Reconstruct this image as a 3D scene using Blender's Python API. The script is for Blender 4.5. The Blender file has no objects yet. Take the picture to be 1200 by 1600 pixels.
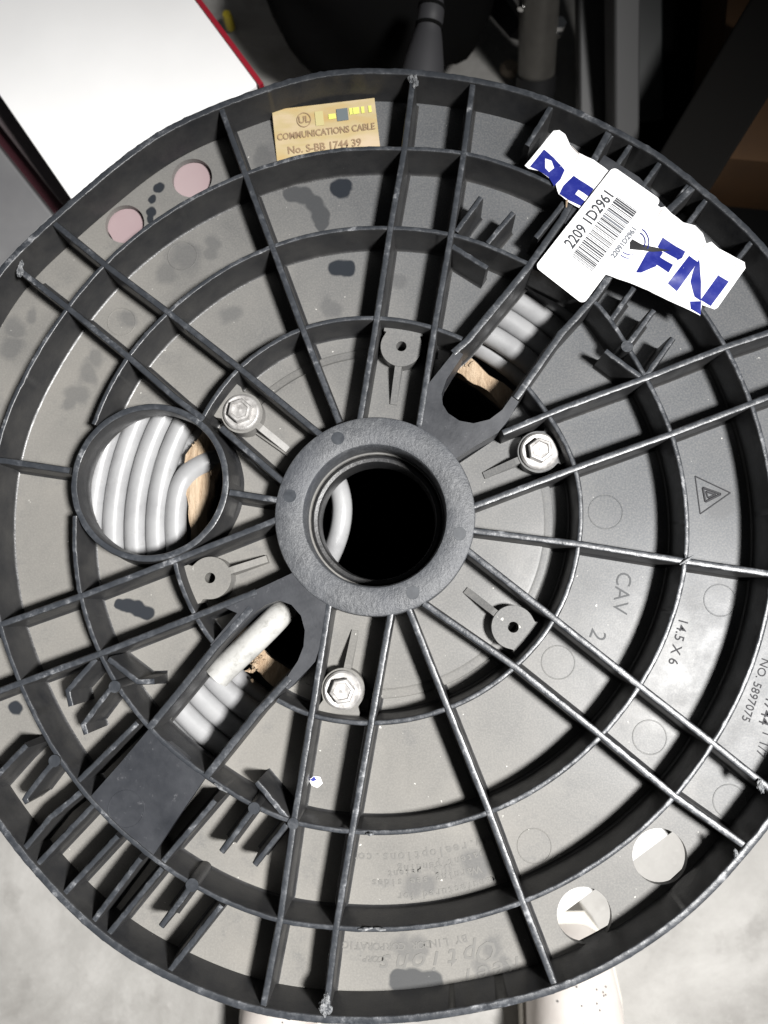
import bpy, bmesh, math, random
import numpy as np
from mathutils import Vector, Matrix, noise
from mathutils.geometry import tessellate_polygon
random.seed(7)
MM = 0.001
FZ = -16.5      # height of the flange floor below the rib tops, mm
S = bpy.context.scene
COL = S.collection

# ------------------------------------------------------------------ camera
CAM = np.array([15.36, -30.81, 288.58]); RX, RY = 0.110523, 0.0403894; FPX = 1180.0
def _R(ax, a):
    c, s = math.cos(a), math.sin(a)
    return np.array([[1,0,0],[0,c,-s],[0,s,c]]) if ax == 'x' else np.array([[c,0,s],[0,1,0],[-s,0,c]])
CM = _R('y', RY) @ _R('x', RX)
cd = bpy.data.cameras.new('camera'); cam = bpy.data.objects.new('camera', cd); COL.objects.link(cam)
cam.location = Vector(CAM)*MM; cam.rotation_euler = (RX, RY, 0)
cd.lens = FPX/1600*36; cd.sensor_width = 36; cd.clip_start = 0.01; cd.clip_end = 50
cd.dof.use_dof = True; cd.dof.focus_distance = 0.292; cd.dof.aperture_fstop = 8.5
S.camera = cam

# ------------------------------------------------------------------ world and lamps
w = bpy.data.worlds.new('World'); S.world = w; w.use_nodes = True
w.node_tree.nodes['Background'].inputs[0].default_value = (0.9, 0.95, 1.0, 1)
w.node_tree.nodes['Background'].inputs[1].default_value = 0.02
def lamp(name, kind, loc, target, energy, color, **kw):
    d = bpy.data.lights.new(name, kind); o = bpy.data.objects.new(name, d); COL.objects.link(o)
    o.location = Vector(loc)*MM
    o.rotation_euler = (Vector(target)-Vector(loc)).to_track_quat('-Z', 'Y').to_euler()
    d.energy = energy; d.color = color
    for k, v in kw.items(): setattr(d, k, v)
    return o
LPOS = (455, -150, 900)
lamp('work_lamp', 'SPOT', LPOS, (-60, -190, 0), 150, (1.0, 0.985, 0.965), spot_size=math.radians(62), spot_blend=1.0, shadow_soft_size=0.07)
S.view_settings.view_transform = 'Standard'; S.view_settings.look = 'None'; S.view_settings.exposure = 0.0; S.view_settings.gamma = 1.0

# ------------------------------------------------------------------ helpers
def P(px, py, z=0.0):
    """a point at height z (mm) seen at that place of the 1200x1600 photograph"""
    d = CM @ np.array([(px-600)/FPX, -(py-800)/FPX, -1.0])
    t = (z-CAM[2])/d[2]; q = CAM+d*t
    return Vector((q[0], q[1], z))
def P2(px, py, z=0.0):
    q = P(px, py, z); return (q.x, q.y)
def mesh_obj(name, verts, faces, mat, parent=None, smooth=35, mats=None, fm=None):
    me = bpy.data.meshes.new(name)
    me.from_pydata([Vector(v)*MM for v in verts], [], faces); me.update()
    for m in (mats or [mat]): me.materials.append(m)
    if fm:
        for p, i in zip(me.polygons, fm): p.material_index = i
    if smooth:
        for p in me.polygons: p.use_smooth = True
        me.set_sharp_from_angle(angle=math.radians(smooth))
    o = bpy.data.objects.new(name, me); COL.objects.link(o)
    if parent: attach(o, parent)
    return o
def attach(o, parent):
    o.parent = parent
    m = Matrix.Translation(parent.location)
    if parent.parent: m = Matrix.Identity(4)
    o.matrix_parent_inverse = m.inverted()
def thing(name, label, cat, loc=(0,0,0), group=None):
    o = bpy.data.objects.new(name, None); o.empty_display_size = 0.01; COL.objects.link(o)
    o.location = Vector(loc)*MM; tag(o, label, cat, group); return o
def tag(o, label=None, cat=None, group=None, kind=None):
    for k, v in (('label', label), ('category', cat), ('group', group), ('kind', kind)):
        if v: o[k] = v
    return o

class G:
    """collects simple shapes into one mesh"""
    def __init__(s): s.v = []; s.f = []
    def add(s, v, f):
        n = len(s.v); s.v += [tuple(q) for q in v]; s.f += [tuple(i+n for i in q) for q in f]
    def loft(s, rings, closed=True, cap0=True, cap1=True):
        n = len(rings[0]); v = [p for r in rings for p in r]; f = []
        for k in range(len(rings)-1):
            for i in range(n if closed else n-1):
                j = (i+1) % n
                f.append((k*n+i, k*n+j, (k+1)*n+j, (k+1)*n+i))
        if cap0: f.append(tuple(reversed(range(n))))
        if cap1: f.append(tuple((len(rings)-1)*n+i for i in range(n)))
        s.add(v, f)
    def lathe(s, prof, c=(0,0), n=48, a0=0):
        rings = [[(c[0]+r*math.cos(a0+2*math.pi*i/n), c[1]+r*math.sin(a0+2*math.pi*i/n), z) for i in range(n)] for r, z in prof]
        s.loft(rings, True, prof[0][0] > 1e-6 and False, False)
    def box(s, x0, x1, y0, y1, z0, z1):
        s.loft([[(x0,y0,z0),(x1,y0,z0),(x1,y1,z0),(x0,y1,z0)], [(x0,y0,z1),(x1,y0,z1),(x1,y1,z1),(x0,y1,z1)]])
    def tube(s, pts, r, n=14, caps=True):
        pts = [Vector(p) for p in pts]; rings = []
        up = Vector((0,0,1))
        for i, p in enumerate(pts):
            t = (pts[min(i+1, len(pts)-1)]-pts[max(i-1, 0)]).normalized()
            a = t.cross(up)
            a = a.normalized() if a.length > 1e-3 else t.orthogonal().normalized()
            b = a.cross(t)
            rr = r[i] if isinstance(r, (list, tuple)) else r
            rings.append([p+a*rr*math.cos(2*math.pi*k/n)+b*rr*math.sin(2*math.pi*k/n) for k in range(n)])
        s.loft(rings, True, caps, caps)
    def obj(s, name, mat, parent=None, smooth=35): return mesh_obj(name, s.v, s.f, mat, parent, smooth)

def plate_geo(loops, z0, z1):
    """flat plate with holes: loops of 2D points, first the outline"""
    tess = tessellate_polygon([[Vector((x, y, 0)) for x, y in L] for L in loops])
    flat = [p for L in loops for p in L]; n = len(flat)
    v = [(x, y, z1) for x, y in flat]+[(x, y, z0) for x, y in flat]; f = []
    for t in tess:
        a, b, c = [Vector((*flat[i], 0)) for i in t]
        if (b-a).cross(c-a).z < 0: t = (t[0], t[2], t[1])
        f.append(tuple(t)); f.append(tuple(i+n for i in reversed(t)))
    k = 0
    for li, L in enumerate(loops):
        m = len(L)
        area = sum(L[i][0]*L[(i+1)%m][1]-L[(i+1)%m][0]*L[i][1] for i in range(m))
        for i in range(m):
            j = (i+1) % m; q = (k+i, k+i+n, k+j+n, k+j)
            if (area > 0) != (li == 0): q = tuple(reversed(q))
            f.append(q)
        k += m
    return v, f
def plate(name, loops, z0, z1, mat, parent=None):
    v, f = plate_geo(loops, z0, z1); return mesh_obj(name, v, f, mat, parent, 30)
def circle(c, r, n=40, a0=0): return [(c[0]+r*math.cos(a0+2*math.pi*i/n), c[1]+r*math.sin(a0+2*math.pi*i/n)) for i in range(n)]
def resample(pts, step, closed=False):
    pts = [Vector((p[0], p[1], 0)) for p in pts]
    if closed: pts.append(pts[0])
    out = []
    for a, b in zip(pts, pts[1:]):
        n = max(1, int(round((b-a).length/step)))
        out += [a.lerp(b, i/n) for i in range(n)]
    if not closed: out.append(pts[-1])
    return out
def smooth_path(pts, it=2):
    for _ in range(it):
        q = [pts[0]]
        for a, b in zip(pts, pts[1:]): q += [tuple(np.array(a)*.75+np.array(b)*.25), tuple(np.array(a)*.25+np.array(b)*.75)]
        pts = q+[pts[-1]]
    return pts

WN = [0]
def wall(name, pts, half, mat, parent, ztop=0.0, zbot=FZ, closed=False, flare=1.1, step=1.6, wear=1.0, zfun=None, draft=0.35):
    """upright rib along pts: drafted sides, a fillet at the foot, a worn and slightly uneven top edge"""
    WN[0] += 1; sd = WN[0]*7.3; ztop -= 0.03*(WN[0] % 7)
    P_ = resample(pts, step, closed); n = len(P_); rings = []
    for i, p in enumerate(P_):
        if closed: t = P_[(i+1) % n]-P_[i-1]
        else: t = P_[min(i+1, n-1)]-P_[max(i-1, 0)]
        t.normalize(); nn = Vector((-t.y, t.x, 0))
        zt = (zfun(i/(n-1)) if zfun else ztop)
        def nz(k, f): return noise.noise(Vector((p.x*f+sd, p.y*f-sd, k*9.1)))
        j1 = wear*(0.16*nz(1, .45)+0.10*nz(2, 1.7)); j2 = wear*(0.16*nz(3, .45)+0.10*nz(4, 1.7))
        zj = wear*(0.12*nz(5, .6)-0.35*max(0, nz(6, .35)-0.42))
        h = half
        if zt-zbot < 3: fl = 0.2
        else: fl = flare
        prof = [(h+draft+fl, zbot), (h+draft+fl*.35, zbot+fl*.3), (h+draft, zbot+fl), (h+0.05, zt-0.55), (h-0.22+j1, zt-0.1+zj), (h-0.45+j1, zt+zj+0.02)]
        ring = [p+nn*a+Vector((0,0,z)) for a, z in prof]+[p+nn*0.0+Vector((0,0,zt+zj*.6))]+[p-nn*a+Vector((0,0,z)) for a, z in reversed(prof[:4]+[(h-0.22+j2, zt-0.1+zj), (h-0.45+j2, zt+zj+0.02)])]
        rings.append(ring)
    if closed: rings.append(rings[0])
    g = G(); g.loft(rings, False, False, False)
    if not closed:
        m = len(rings[0]); L = (len(rings)-1)*m
        g.f.append(tuple(range(m))); g.f.append(tuple(L+i for i in reversed(range(m))))
    # make normals face out
    g.f = [tuple(reversed(f)) for f in g.f]
    return g.obj(name, mat, parent, 40)

# ------------------------------------------------------------------ materials
def mat(name, col, rough=0.5, metal=0.0, spec=0.5):
    m = bpy.data.materials.new(name); m.use_nodes = True
    b = m.node_tree.nodes['Principled BSDF']
    b.inputs['Base Color'].default_value = (*col, 1); b.inputs['Roughness'].default_value = rough
    b.inputs['Metallic'].default_value = metal; b.inputs['Specular IOR Level'].default_value = spec
    return m
class N:
    def __init__(s, m): s.t = m.node_tree; s.b = s.t.nodes['Principled BSDF']; s.co = s.new('ShaderNodeTexCoord').outputs['Object']
    def new(s, k, **kw):
        n = s.t.nodes.new(k)
        for a, v in kw.items(): setattr(n, a, v)
        return n
    def link(s, a, b): s.t.links.new(a, b)
    def mapping(s, scale=(1,1,1), rot=(0,0,0)):
        n = s.new('ShaderNodeMapping'); n.inputs['Scale'].default_value = scale; n.inputs['Rotation'].default_value = rot
        s.link(s.co, n.inputs['Vector']); return n.outputs[0]
    def noise(s, scale, detail=4, rough=0.55, vec=None, dist=0):
        n = s.new('ShaderNodeTexNoise'); n.inputs['Scale'].default_value = scale; n.inputs['Detail'].default_value = detail
        n.inputs['Roughness'].default_value = rough; n.inputs['Distortion'].default_value = dist
        s.link(vec or s.co, n.inputs['Vector']); return n.outputs['Fac']
    def ramp(s, fac, stops):
        n = s.new('ShaderNodeValToRGB'); e = n.color_ramp.elements
        while len(e) < len(stops): e.new(0.5)
        for q, (p, c) in zip(e, stops):
            q.position = p; q.color = (*c, 1) if len(c) == 3 else c
        s.link(fac, n.inputs[0]); return n.outputs[0]
    def mix(s, fac, a, b, mode='MIX'):
        n = s.new('ShaderNodeMix', data_type='RGBA', blend_type=mode)
        for k, v in ((0, fac), (6, a), (7, b)):
            if isinstance(v, (int, float)): n.inputs[k].default_value = v
            elif isinstance(v, tuple): n.inputs[k].default_value = (*v, 1)
            else: s.link(v, n.inputs[k])
        return n.outputs[2]
    def math(s, op, a, b=None, clamp=False):
        n = s.new('ShaderNodeMath', operation=op, use_clamp=clamp)
        for k, v in ((0, a), (1, b)):
            if v is None: continue
            if isinstance(v, (int, float)): n.inputs[k].default_value = v
            else: s.link(v, n.inputs[k])
        return n.outputs[0]
    def smin(s, a, b, k):
        n = s.new('ShaderNodeMath', operation='SMOOTH_MIN'); s.link(a, n.inputs[0]); s.link(b, n.inputs[1]); n.inputs[2].default_value = k; return n.outputs[0]
    def rng(s, fac, a, b, c=0., d=1.):
        n = s.new('ShaderNodeMapRange'); s.link(fac, n.inputs[0])
        for k, v in enumerate((a, b, c, d)): n.inputs[k+1].default_value = v
        return n.outputs[0]
    def bump(s, h, strength, dist):
        n = s.new('ShaderNodeBump'); n.inputs['Strength'].default_value = strength; n.inputs['Distance'].default_value = dist
        s.link(h, n.inputs['Height']); s.link(n.outputs[0], s.b.inputs['Normal'])
    def base(s, c): s.link(c, s.b.inputs['Base Color'])
    def rough(s, c): s.link(c, s.b.inputs['Roughness'])
K3 = lambda v: (v, v, v)

# black recycled plastic of the ribs: scuffed pale where things rub along the top edges
M_rib = mat('black_plastic_scuffed', (.03,.033,.04), .5)
n = N(M_rib)
geo = n.new('ShaderNodeNewGeometry'); sep = n.new('ShaderNodeSeparateXYZ'); n.link(geo.outputs['Normal'], sep.inputs[0])
pos = n.new('ShaderNodeSeparateXYZ'); n.link(n.co, pos.inputs[0])
top = n.math('MULTIPLY', n.rng(sep.outputs[2], .55, .95), n.rng(pos.outputs[2], -0.004, -0.0015))
scr = n.noise(260, 6, .7); scr2 = n.noise(900, 3, .6); big = n.noise(28, 3)
wear = n.math('MULTIPLY', n.rng(scr, .42, .74), n.rng(n.noise(60, 4, .7), .44, .64, .0, 1.4))
dust = n.noise(60, 5, .65)
side = n.ramp(dust, [(.3, (.014,.0145,.016)), (.7, (.03,.0295,.029))])
edge = n.ramp(wear, [(0, (.026,.029,.034)), (.4, (.05,.054,.061)), (1, (.22,.225,.235))])
c = n.mix(top, side, edge)
n.base(c); n.rough(n.rng(scr, .3, .8, .28, .5)); n.bump(n.math('ADD', scr, n.math('MULTIPLY', scr2, .4)), .35, .0004)

# flange floor: real dust, plus lamp falloff painted into its colour
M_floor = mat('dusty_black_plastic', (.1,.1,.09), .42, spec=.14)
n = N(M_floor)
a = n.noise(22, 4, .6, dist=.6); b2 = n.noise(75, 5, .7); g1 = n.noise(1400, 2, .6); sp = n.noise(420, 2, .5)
dust_lit = n.ramp(a, [(.28, (.125,.122,.116)), (.5, (.155,.15,.14)), (.75, (.18,.172,.158))])
dust_shaded = n.ramp(a, [(.28, (.07,.074,.08)), (.5, (.082,.086,.092)), (.75, (.1,.102,.106))])
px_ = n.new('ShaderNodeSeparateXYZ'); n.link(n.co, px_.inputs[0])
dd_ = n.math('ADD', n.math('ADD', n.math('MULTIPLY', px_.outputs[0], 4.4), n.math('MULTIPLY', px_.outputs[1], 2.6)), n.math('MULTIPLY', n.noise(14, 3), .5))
col = n.mix(n.rng(dd_, 0.0, .75), dust_lit, dust_shaded)  # painted falloff: darker and bluer towards the right and far side
col = n.mix(n.rng(b2, .56, .72, 0, .45), col, (.085,.086,.088))
col = n.mix(n.rng(g1, .4, .75, 0, .25), col, (.26,.25,.23))
col = n.mix(n.rng(sp, .74, .78, 0, .8), col, (.5,.49,.46))
SMG = [(290,400,30),(262,428,18),(335,378,16),(360,490,17),(138,585,20),(118,620,20),(152,560,17),(105,634,13),(40,1000,9),(22,510,20),(16,545,22),(50,490,12),(200,500,18),(625,300,17),(622,440,15),(520,480,15),
 (645,1382,17),(670,1380,15),(740,1352,20),(770,1480,18),(750,1512,15),(790,1508,14),(1130,780,22),(1125,800,20),(630,1478,20),(655,1474,18),(700,270,12),(540,240,12),(1005,1040,34),(330,395,14),(415,250,22),(412,235,16)]
dv = n.new('ShaderNodeTexNoise'); dv.inputs['Scale'].default_value = 70; dv.inputs['Detail'].default_value = 3; n.link(n.co, dv.inputs['Vector'])
dm = n.new('ShaderNodeVectorMath', operation='MULTIPLY_ADD'); n.link(dv.outputs['Color'], dm.inputs[0]); dm.inputs[1].default_value = (.012,.012,0); n.link(n.co, dm.inputs[2])
dm2 = n.new('ShaderNodeVectorMath', operation='MULTIPLY_ADD'); n.link(dv.outputs['Color'], dm2.inputs[0]); dm2.inputs[1].default_value = (.007,.007,0); n.link(n.co, dm2.inputs[2])
DRK = [(535,295,15),(528,416,14),(541,421,13),(188,942,9),(200,946,12),(215,950,13),(228,956,10),(250,293,10),(241,312,7),(237,330,9),(234,342,7),(22,1107,12)]
GRM = [(455,300,13),(473,305,15),(490,320,16),(500,338,15),(504,351,10),(622,1533,16),(648,1534,20),(674,1532,15)]
cur = None
for sx_, sy_, sr_ in SMG:
    q_ = P(sx_, sy_, FZ)*MM; dn = n.new('ShaderNodeVectorMath', operation='DISTANCE'); n.link(dm.outputs[0], dn.inputs[0]); dn.inputs[1].default_value = (q_.x+.006, q_.y+.006, FZ*MM)
    dd = n.math('DIVIDE', dn.outputs['Value'], sr_*(CAM[2]-FZ)/FPX*MM); cur = dd if cur is None else n.math('MINIMUM', cur, dd)
col = n.mix(n.rng(cur, .65, 1.2, .5, 0), col, (.07,.071,.073))
for LST, cc_, f_ in ((GRM, (.042,.044,.047), .85), (DRK, (.014,.017,.022), .95)):
    cur = None
    for sx_, sy_, sr_ in LST:
        q_ = P(sx_, sy_, FZ)*MM; dn = n.new('ShaderNodeVectorMath', operation='DISTANCE'); n.link(dm2.outputs[0], dn.inputs[0]); dn.inputs[1].default_value = (q_.x+.0035, q_.y+.0035, FZ*MM)
        dd = n.math('DIVIDE', dn.outputs['Value'], sr_*(CAM[2]-FZ)/FPX*MM); cur = dd if cur is None else n.smin(cur, dd, .75)
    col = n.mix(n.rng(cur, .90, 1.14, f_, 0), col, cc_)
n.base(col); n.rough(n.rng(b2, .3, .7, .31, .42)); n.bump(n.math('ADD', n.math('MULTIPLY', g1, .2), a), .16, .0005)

M_clean = mat('wiped_black_plastic', (.022,.026,.032), .42)
n = N(M_clean); q = n.noise(300, 4, .7); n.base(n.ramp(q, [(.35, (.018,.021,.026)), (.75, (.04,.045,.052))]))
M_pill = mat('dark_grime', (.05,.052,.054), .5)
M_smudge = mat('greasy_smudge', (.1,.1,.1), .5)
n = N(M_smudge); q = n.noise(120, 4, .7); n.base(n.ramp(q, [(.3, (.082,.083,.084)), (.75, (.118,.116,.112))]))

# hub: rougher mould texture with scratches
M_hub = mat('grained_plastic_hub', (.07,.075,.085), .55)
n = N(M_hub)
v1 = n.mapping((1, .6, 1), (0,0,.5)); s1 = n.noise(620, 5, .75, vec=v1); s2 = n.noise(110, 6, .8); s3 = n.noise(30, 3); s4 = n.noise(1500, 2, .5)
k = n.math('ADD', n.math('ADD', n.math('MULTIPLY', s1, .4), n.math('MULTIPLY', s2, .45)), n.math('MULTIPLY', s4, .2))
col = n.ramp(k, [(.4, (.032,.034,.038)), (.54, (.062,.065,.07)), (.64, (.11,.113,.118)), (.74, (.2,.203,.208))])
col = n.mix(n.rng(s3, .42, .62, 0, .55), col, (.043,.047,.056))
n.base(col); n.bump(n.math('ADD', s1, n.math('MULTIPLY', s4, .5)), .5, .0006); n.rough(n.rng(s2, .3, .7, .42, .62))

M_web = mat('smooth_blue_black_plastic', (.04,.047,.062), .45)
n = N(M_web); s1 = n.noise(40, 5, .65); s2 = n.noise(330, 5, .75)
col = n.ramp(s1, [(.3, (.013,.0145,.018)), (.58, (.026,.028,.033)), (.8, (.055,.057,.062))])
col = n.mix(n.rng(s2, .62, .8, 0, .5), col, (.2,.2,.21)); n.base(col); n.rough(n.rng(s1, .3, .7, .36, .52)); n.bump(s2, .2, .0003)

M_cable = mat('grey_white_cable_jacket', (.3,.3,.31), .3)
n = N(M_cable); s1 = n.noise(50, 4, .6); n.base(n.ramp(s1, [(.25, (.19,.19,.195)), (.5, (.25,.252,.257)), (.75, (.285,.287,.29))])); s2 = n.noise(170, 5, .75); s3 = n.noise(25, 2); n.base(n.mix(n.math('MULTIPLY', n.rng(s2, .58, .7), n.rng(s3, .4, .6, .1, .55)), n.b.inputs['Base Color'].links[0].from_socket, (.12,.115,.105))); n.rough(n.rng(s2, .3, .7, .25, .5)); n.bump(n.noise(500, 2), .08, .0003)
M_cable_old = mat('chalky_cable_jacket', (.6,.6,.56), .5)
n = N(M_cable_old); s1 = n.noise(180, 5, .7); n.base(n.ramp(s1, [(.3, (.2,.197,.185)), (.5, (.33,.328,.315)), (.7, (.37,.368,.355))])); n.bump(s1, .2, .0005)

M_wood = mat('torn_raw_wood', (.55,.36,.18), .75)
n = N(M_wood); vv = n.mapping((1, .12, 1), (0, 0, .25)); s1 = n.noise(420, 6, .7, vec=vv); s2 = n.noise(45, 3)
col = n.ramp(s1, [(.3, (.16,.1,.055)), (.5, (.32,.235,.155)), (.75, (.44,.35,.25))]); col = n.mix(n.rng(s2, .4, .7, 0, .4), col, (.34,.26,.18))
n.base(col); n.bump(s1, .8, .0015)

M_bolt = mat('zinc_bolt_dusty', (.42,.41,.4), .48, .55)
n = N(M_bolt); s1 = n.noise(260, 5, .7); n.base(n.ramp(s1, [(.3, (.25,.24,.23)), (.6, (.44,.43,.42)), (.8, (.6,.6,.6))])); n.rough(n.rng(s1, .3, .7, .35, .6)); n.bump(s1, .3, .0004)

M_conc = mat('concrete', (.35,.34,.32), .7)
n = N(M_conc); s1 = n.noise(9, 6, .7, dist=.5); s2 = n.noise(160, 5, .7); s3 = n.noise(38, 4, .6)
col = n.ramp(s1, [(.3, (.19,.183,.172)), (.5, (.265,.258,.245)), (.7, (.36,.352,.338))])
col = n.mix(n.rng(s3, .54, .7, 0, .55), col, (.165,.158,.148)); col = n.mix(n.rng(s2, .6, .75, 0, .4), col, (.38,.37,.355))
n.base(col); n.bump(s2, .3, .001); n.rough(n.rng(s1, .3, .7, .5, .8))

M_white = mat('white_card', (.85,.85,.85), .55)
n = N(M_white); s1 = n.noise(14, 4); n.base(n.ramp(s1, [(.3, (.8,.8,.8)), (.7, (.87,.87,.87))]))
M_paper = mat('white_label_paper', (.88,.88,.88), .5)
M_film = mat('white_printed_film', (.86,.86,.87), .3)
M_blue = mat('blue_ink', (.022,.035,.34), .35)
n = N(M_blue); s1 = n.noise(260, 5, .7); n.base(n.ramp(s1, [(.5, (.012,.018,.17)), (.8, (.04,.05,.25))]))
M_ink = mat('grey_ink', (.035,.038,.045), .5)
M_ink2 = mat('pale_grey_ink', (.14,.15,.17), .5)
M_black = mat('black_fabric_and_shade', (.005,.005,.005), .95, spec=.04)  # bag fabric; also painted shade on the drum liner and floor sheet
M_red = mat('red_edge_tape', (.26,.008,.02), .5)
M_pink = mat('pale_pink_card', (.72,.5,.52), .6)
n = N(M_pink); s1 = n.noise(20, 3); n.base(n.ramp(s1, [(.3, (.24,.17,.18)), (.7, (.3,.235,.24))]))

# ------------------------------------------------------------------ traced shapes of the flange
rim_px = [(510,109),(425,132),(335,165),(270,192),(210,230),(150,280),(75,345),(0,415),(600,107),(700,115),(790,131),(865,155),(960,200),(1035,240),(1100,295),(1200,385),(25,1330),(100,1415),(165,1475),(260,1530),(400,1585),(500,1598),(600,1600),(750,1580),(870,1552),(1000,1487),(1100,1410),(1165,1337)]
r3_px = [(380,272),(162,412),(105,480),(50,565),(0,675),(10,1015),(30,1065),(120,1225),(233,1337),(300,1383),(632,232),(725,237),(1135,542),(1175,632),(1115,1162),(1055,1245),(817,1410),(525,1450),(435,1440),(505,236)]
r2_px = [(422,385),(262,487),(200,555),(125,932),(155,1022),(232,1137),(325,1215),(455,1285),(550,1300),(765,1270),(940,1150),(1000,1072),(1072,878),(1050,677),(1010,590),(980,540),(930,467),(827,413),(705,365),(610,355)]
r1_px = [(472,512),(373,574),(590,496),(680,512),(855,645),(900,731),(905,850),(867,967),(805,1042),(700,1107),(580,1130),(482,1117),(337,1010),(272,880)]
def radial(pts, R, sm=4):
    w_ = sorted((math.atan2(q.y, q.x), math.hypot(q.x, q.y)) for q in (P(*p) for p in pts))
    th = [a for a, _ in w_]; rr = [r for _, r in w_]
    ex = []
    for i in range(len(th)):
        a0 = th[i]; a1 = th[(i+1) % len(th)]+(2*math.pi if i == len(th)-1 else 0)
        m = int((a1-a0)/math.radians(22))
        for k in range(1, m+1):
            t = k/(m+1); ex.append(((a0+(a1-a0)*t+math.pi) % (2*math.pi)-math.pi, R if m > 1 else rr[i]*(1-t)+rr[(i+1) % len(th)]*t))
    allp = sorted(list(zip(th, rr))+ex)
    A = np.array([a for a, _ in allp]); B = np.array([r for _, r in allp])
    A = np.r_[A-2*math.pi, A, A+2*math.pi]; B = np.r_[B, B, B]
    g = np.radians(np.arange(-180, 180, 1.0)); f = np.interp(g, A, B)
    ker = np.exp(-.5*(np.arange(-3*sm, 3*sm+1)/sm)**2); ker /= ker.sum()
    f = np.convolve(np.r_[f[-3*sm:], f, f[:3*sm]], ker, 'valid')
    return lambda a: float(np.interp((a+math.pi) % (2*math.pi)-math.pi, np.r_[g, math.pi], np.r_[f, f[0]]))
Rrim = radial(rim_px, 184, 3); R3 = radial(r3_px, 150.9, 3); R2 = radial(r2_px, 117.6, 3); R1 = radial(r1_px, 78.4, 3)
def ang(px, py): q = P(px, py); return math.atan2(q.y, q.x)
def arc_pts(R, a0, a1, off=0, step=1.2):
    while a1 < a0: a1 += 2*math.pi
    n = max(2, int(math.degrees(a1-a0)/step))
    return [((R(a)+off)*math.cos(a), (R(a)+off)*math.sin(a)) for a in (a0+(a1-a0)*i/n for i in range(n+1))]

GZ = -172.0
reel = thing('cable_reel', 'large round black plastic cable reel with ribbed flange and grained hub', 'cable reel', (0, 0, GZ))

# openings of the flange
HOLE_C = P(234, 753)
floor_holes = []
floor_holes.append(circle((HOLE_C.x, HOLE_C.y), 31.5, 60))
UR_in = [(697,593),(690,615),(692,632),(700,645),(718,657),(740,661),(765,655),(785,640),(800,622),(877,521),(927,467),(960,415),(880,365),(827,417),(733,534)]
LL_in = [(463,1035),(474,1010),(476,985),(470,962),(455,945),(435,938),(415,945),(395,957),(337,1016),(287,1080),(240,1141),(320,1211),(395,1114),(440,1064)]
def clean(L, rad=.0): return [P2(*p) for p in L]
floor_holes.append(clean(UR_in)); floor_holes.append(clean(LL_in))
small_holes = [((300,278),34),((195,350),33),((913,1430),40),((1031,1338),40)]
mmz = (CAM[2]-FZ)/FPX
for (px, py), r in small_holes: floor_holes.append(circle(P2(px, py, FZ), r*mmz, 36))
floor_holes.append(circle((0,0), 27, 48))
N_ = 180
outline = [((Rrim(2*math.pi*i/N_)-1.0)*math.cos(2*math.pi*i/N_), (Rrim(2*math.pi*i/N_)-1.0)*math.sin(2*math.pi*i/N_)) for i in range(N_)]
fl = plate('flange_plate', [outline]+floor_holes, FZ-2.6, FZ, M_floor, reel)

# raised inner disc of the flange floor with its rounded step
def sector_disc():
    g = G(); rad = 70.5
    skipa = [(ang(860,560), ang(640,600)), (ang(250,1200), ang(470,1080)), (ang(200,600), ang(200,890))]
    segs = [(ang(772,690), ang(905,850)-.0)]
    return g
# raised inner floor sectors between the openings
inner_sectors = [(ang(655,640), ang(352,640)), (ang(500,1000), ang(790,668)+0.0)]
for a0, a1 in inner_sectors:
    while a1 < a0: a1 += 2*math.pi
    n_ = int(math.degrees(a1-a0)/2.5); g = G(); rings = []
    for i in range(n_+1):
        a = a0+(a1-a0)*i/n_; c_, s_ = math.cos(a), math.sin(a)
        rings.append([(r*c_, r*s_, z) for r, z in ((36,FZ+2.2),(66.0,FZ+2.2),(67.2,FZ+2.0),(67.8,FZ+1.3),(68.2,FZ+1.05),(70.2,FZ+.95),(71.0,FZ+.6),(71.4,FZ-.1),(36,FZ-.1))])
    g.loft(rings, True, True, True); g.f = [tuple(reversed(f)) for f in g.f]
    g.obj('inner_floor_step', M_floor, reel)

# rim and ring ribs
pts = [((Rrim(2*math.pi*i/360)-1.5)*math.cos(2*math.pi*i/360), (Rrim(2*math.pi*i/360)-1.5)*math.sin(2*math.pi*i/360)) for i in range(360)]
wall('rim', pts, 1.45, M_rib, reel, ztop=0.5, zbot=FZ-3.5, closed=True, step=2.0, wear=1.9, flare=.5)
full = [2*math.pi*i/360 for i in range(360)]
wall('ring_rib', [(R3(a)*math.cos(a), R3(a)*math.sin(a)) for a in full], 1.0, M_rib, reel, ztop=-.35, closed=True, step=2.0, wear=1.5)
for a0, a1 in ((ang(116,806), ang(150,664)),):
    wall('ring_rib', arc_pts(R2, a0, a1), 1.0, M_rib, reel, ztop=-.5, wear=1.5)
for a0, a1 in ((ang(440,1080), ang(818,607)), (ang(712,549), ang(318,654)), (ang(262,862), ang(337,1012))):
    wall('ring_rib', arc_pts(R1, a0, a1), 1.0, M_rib, reel, ztop=-.65, wear=1.3)

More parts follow.
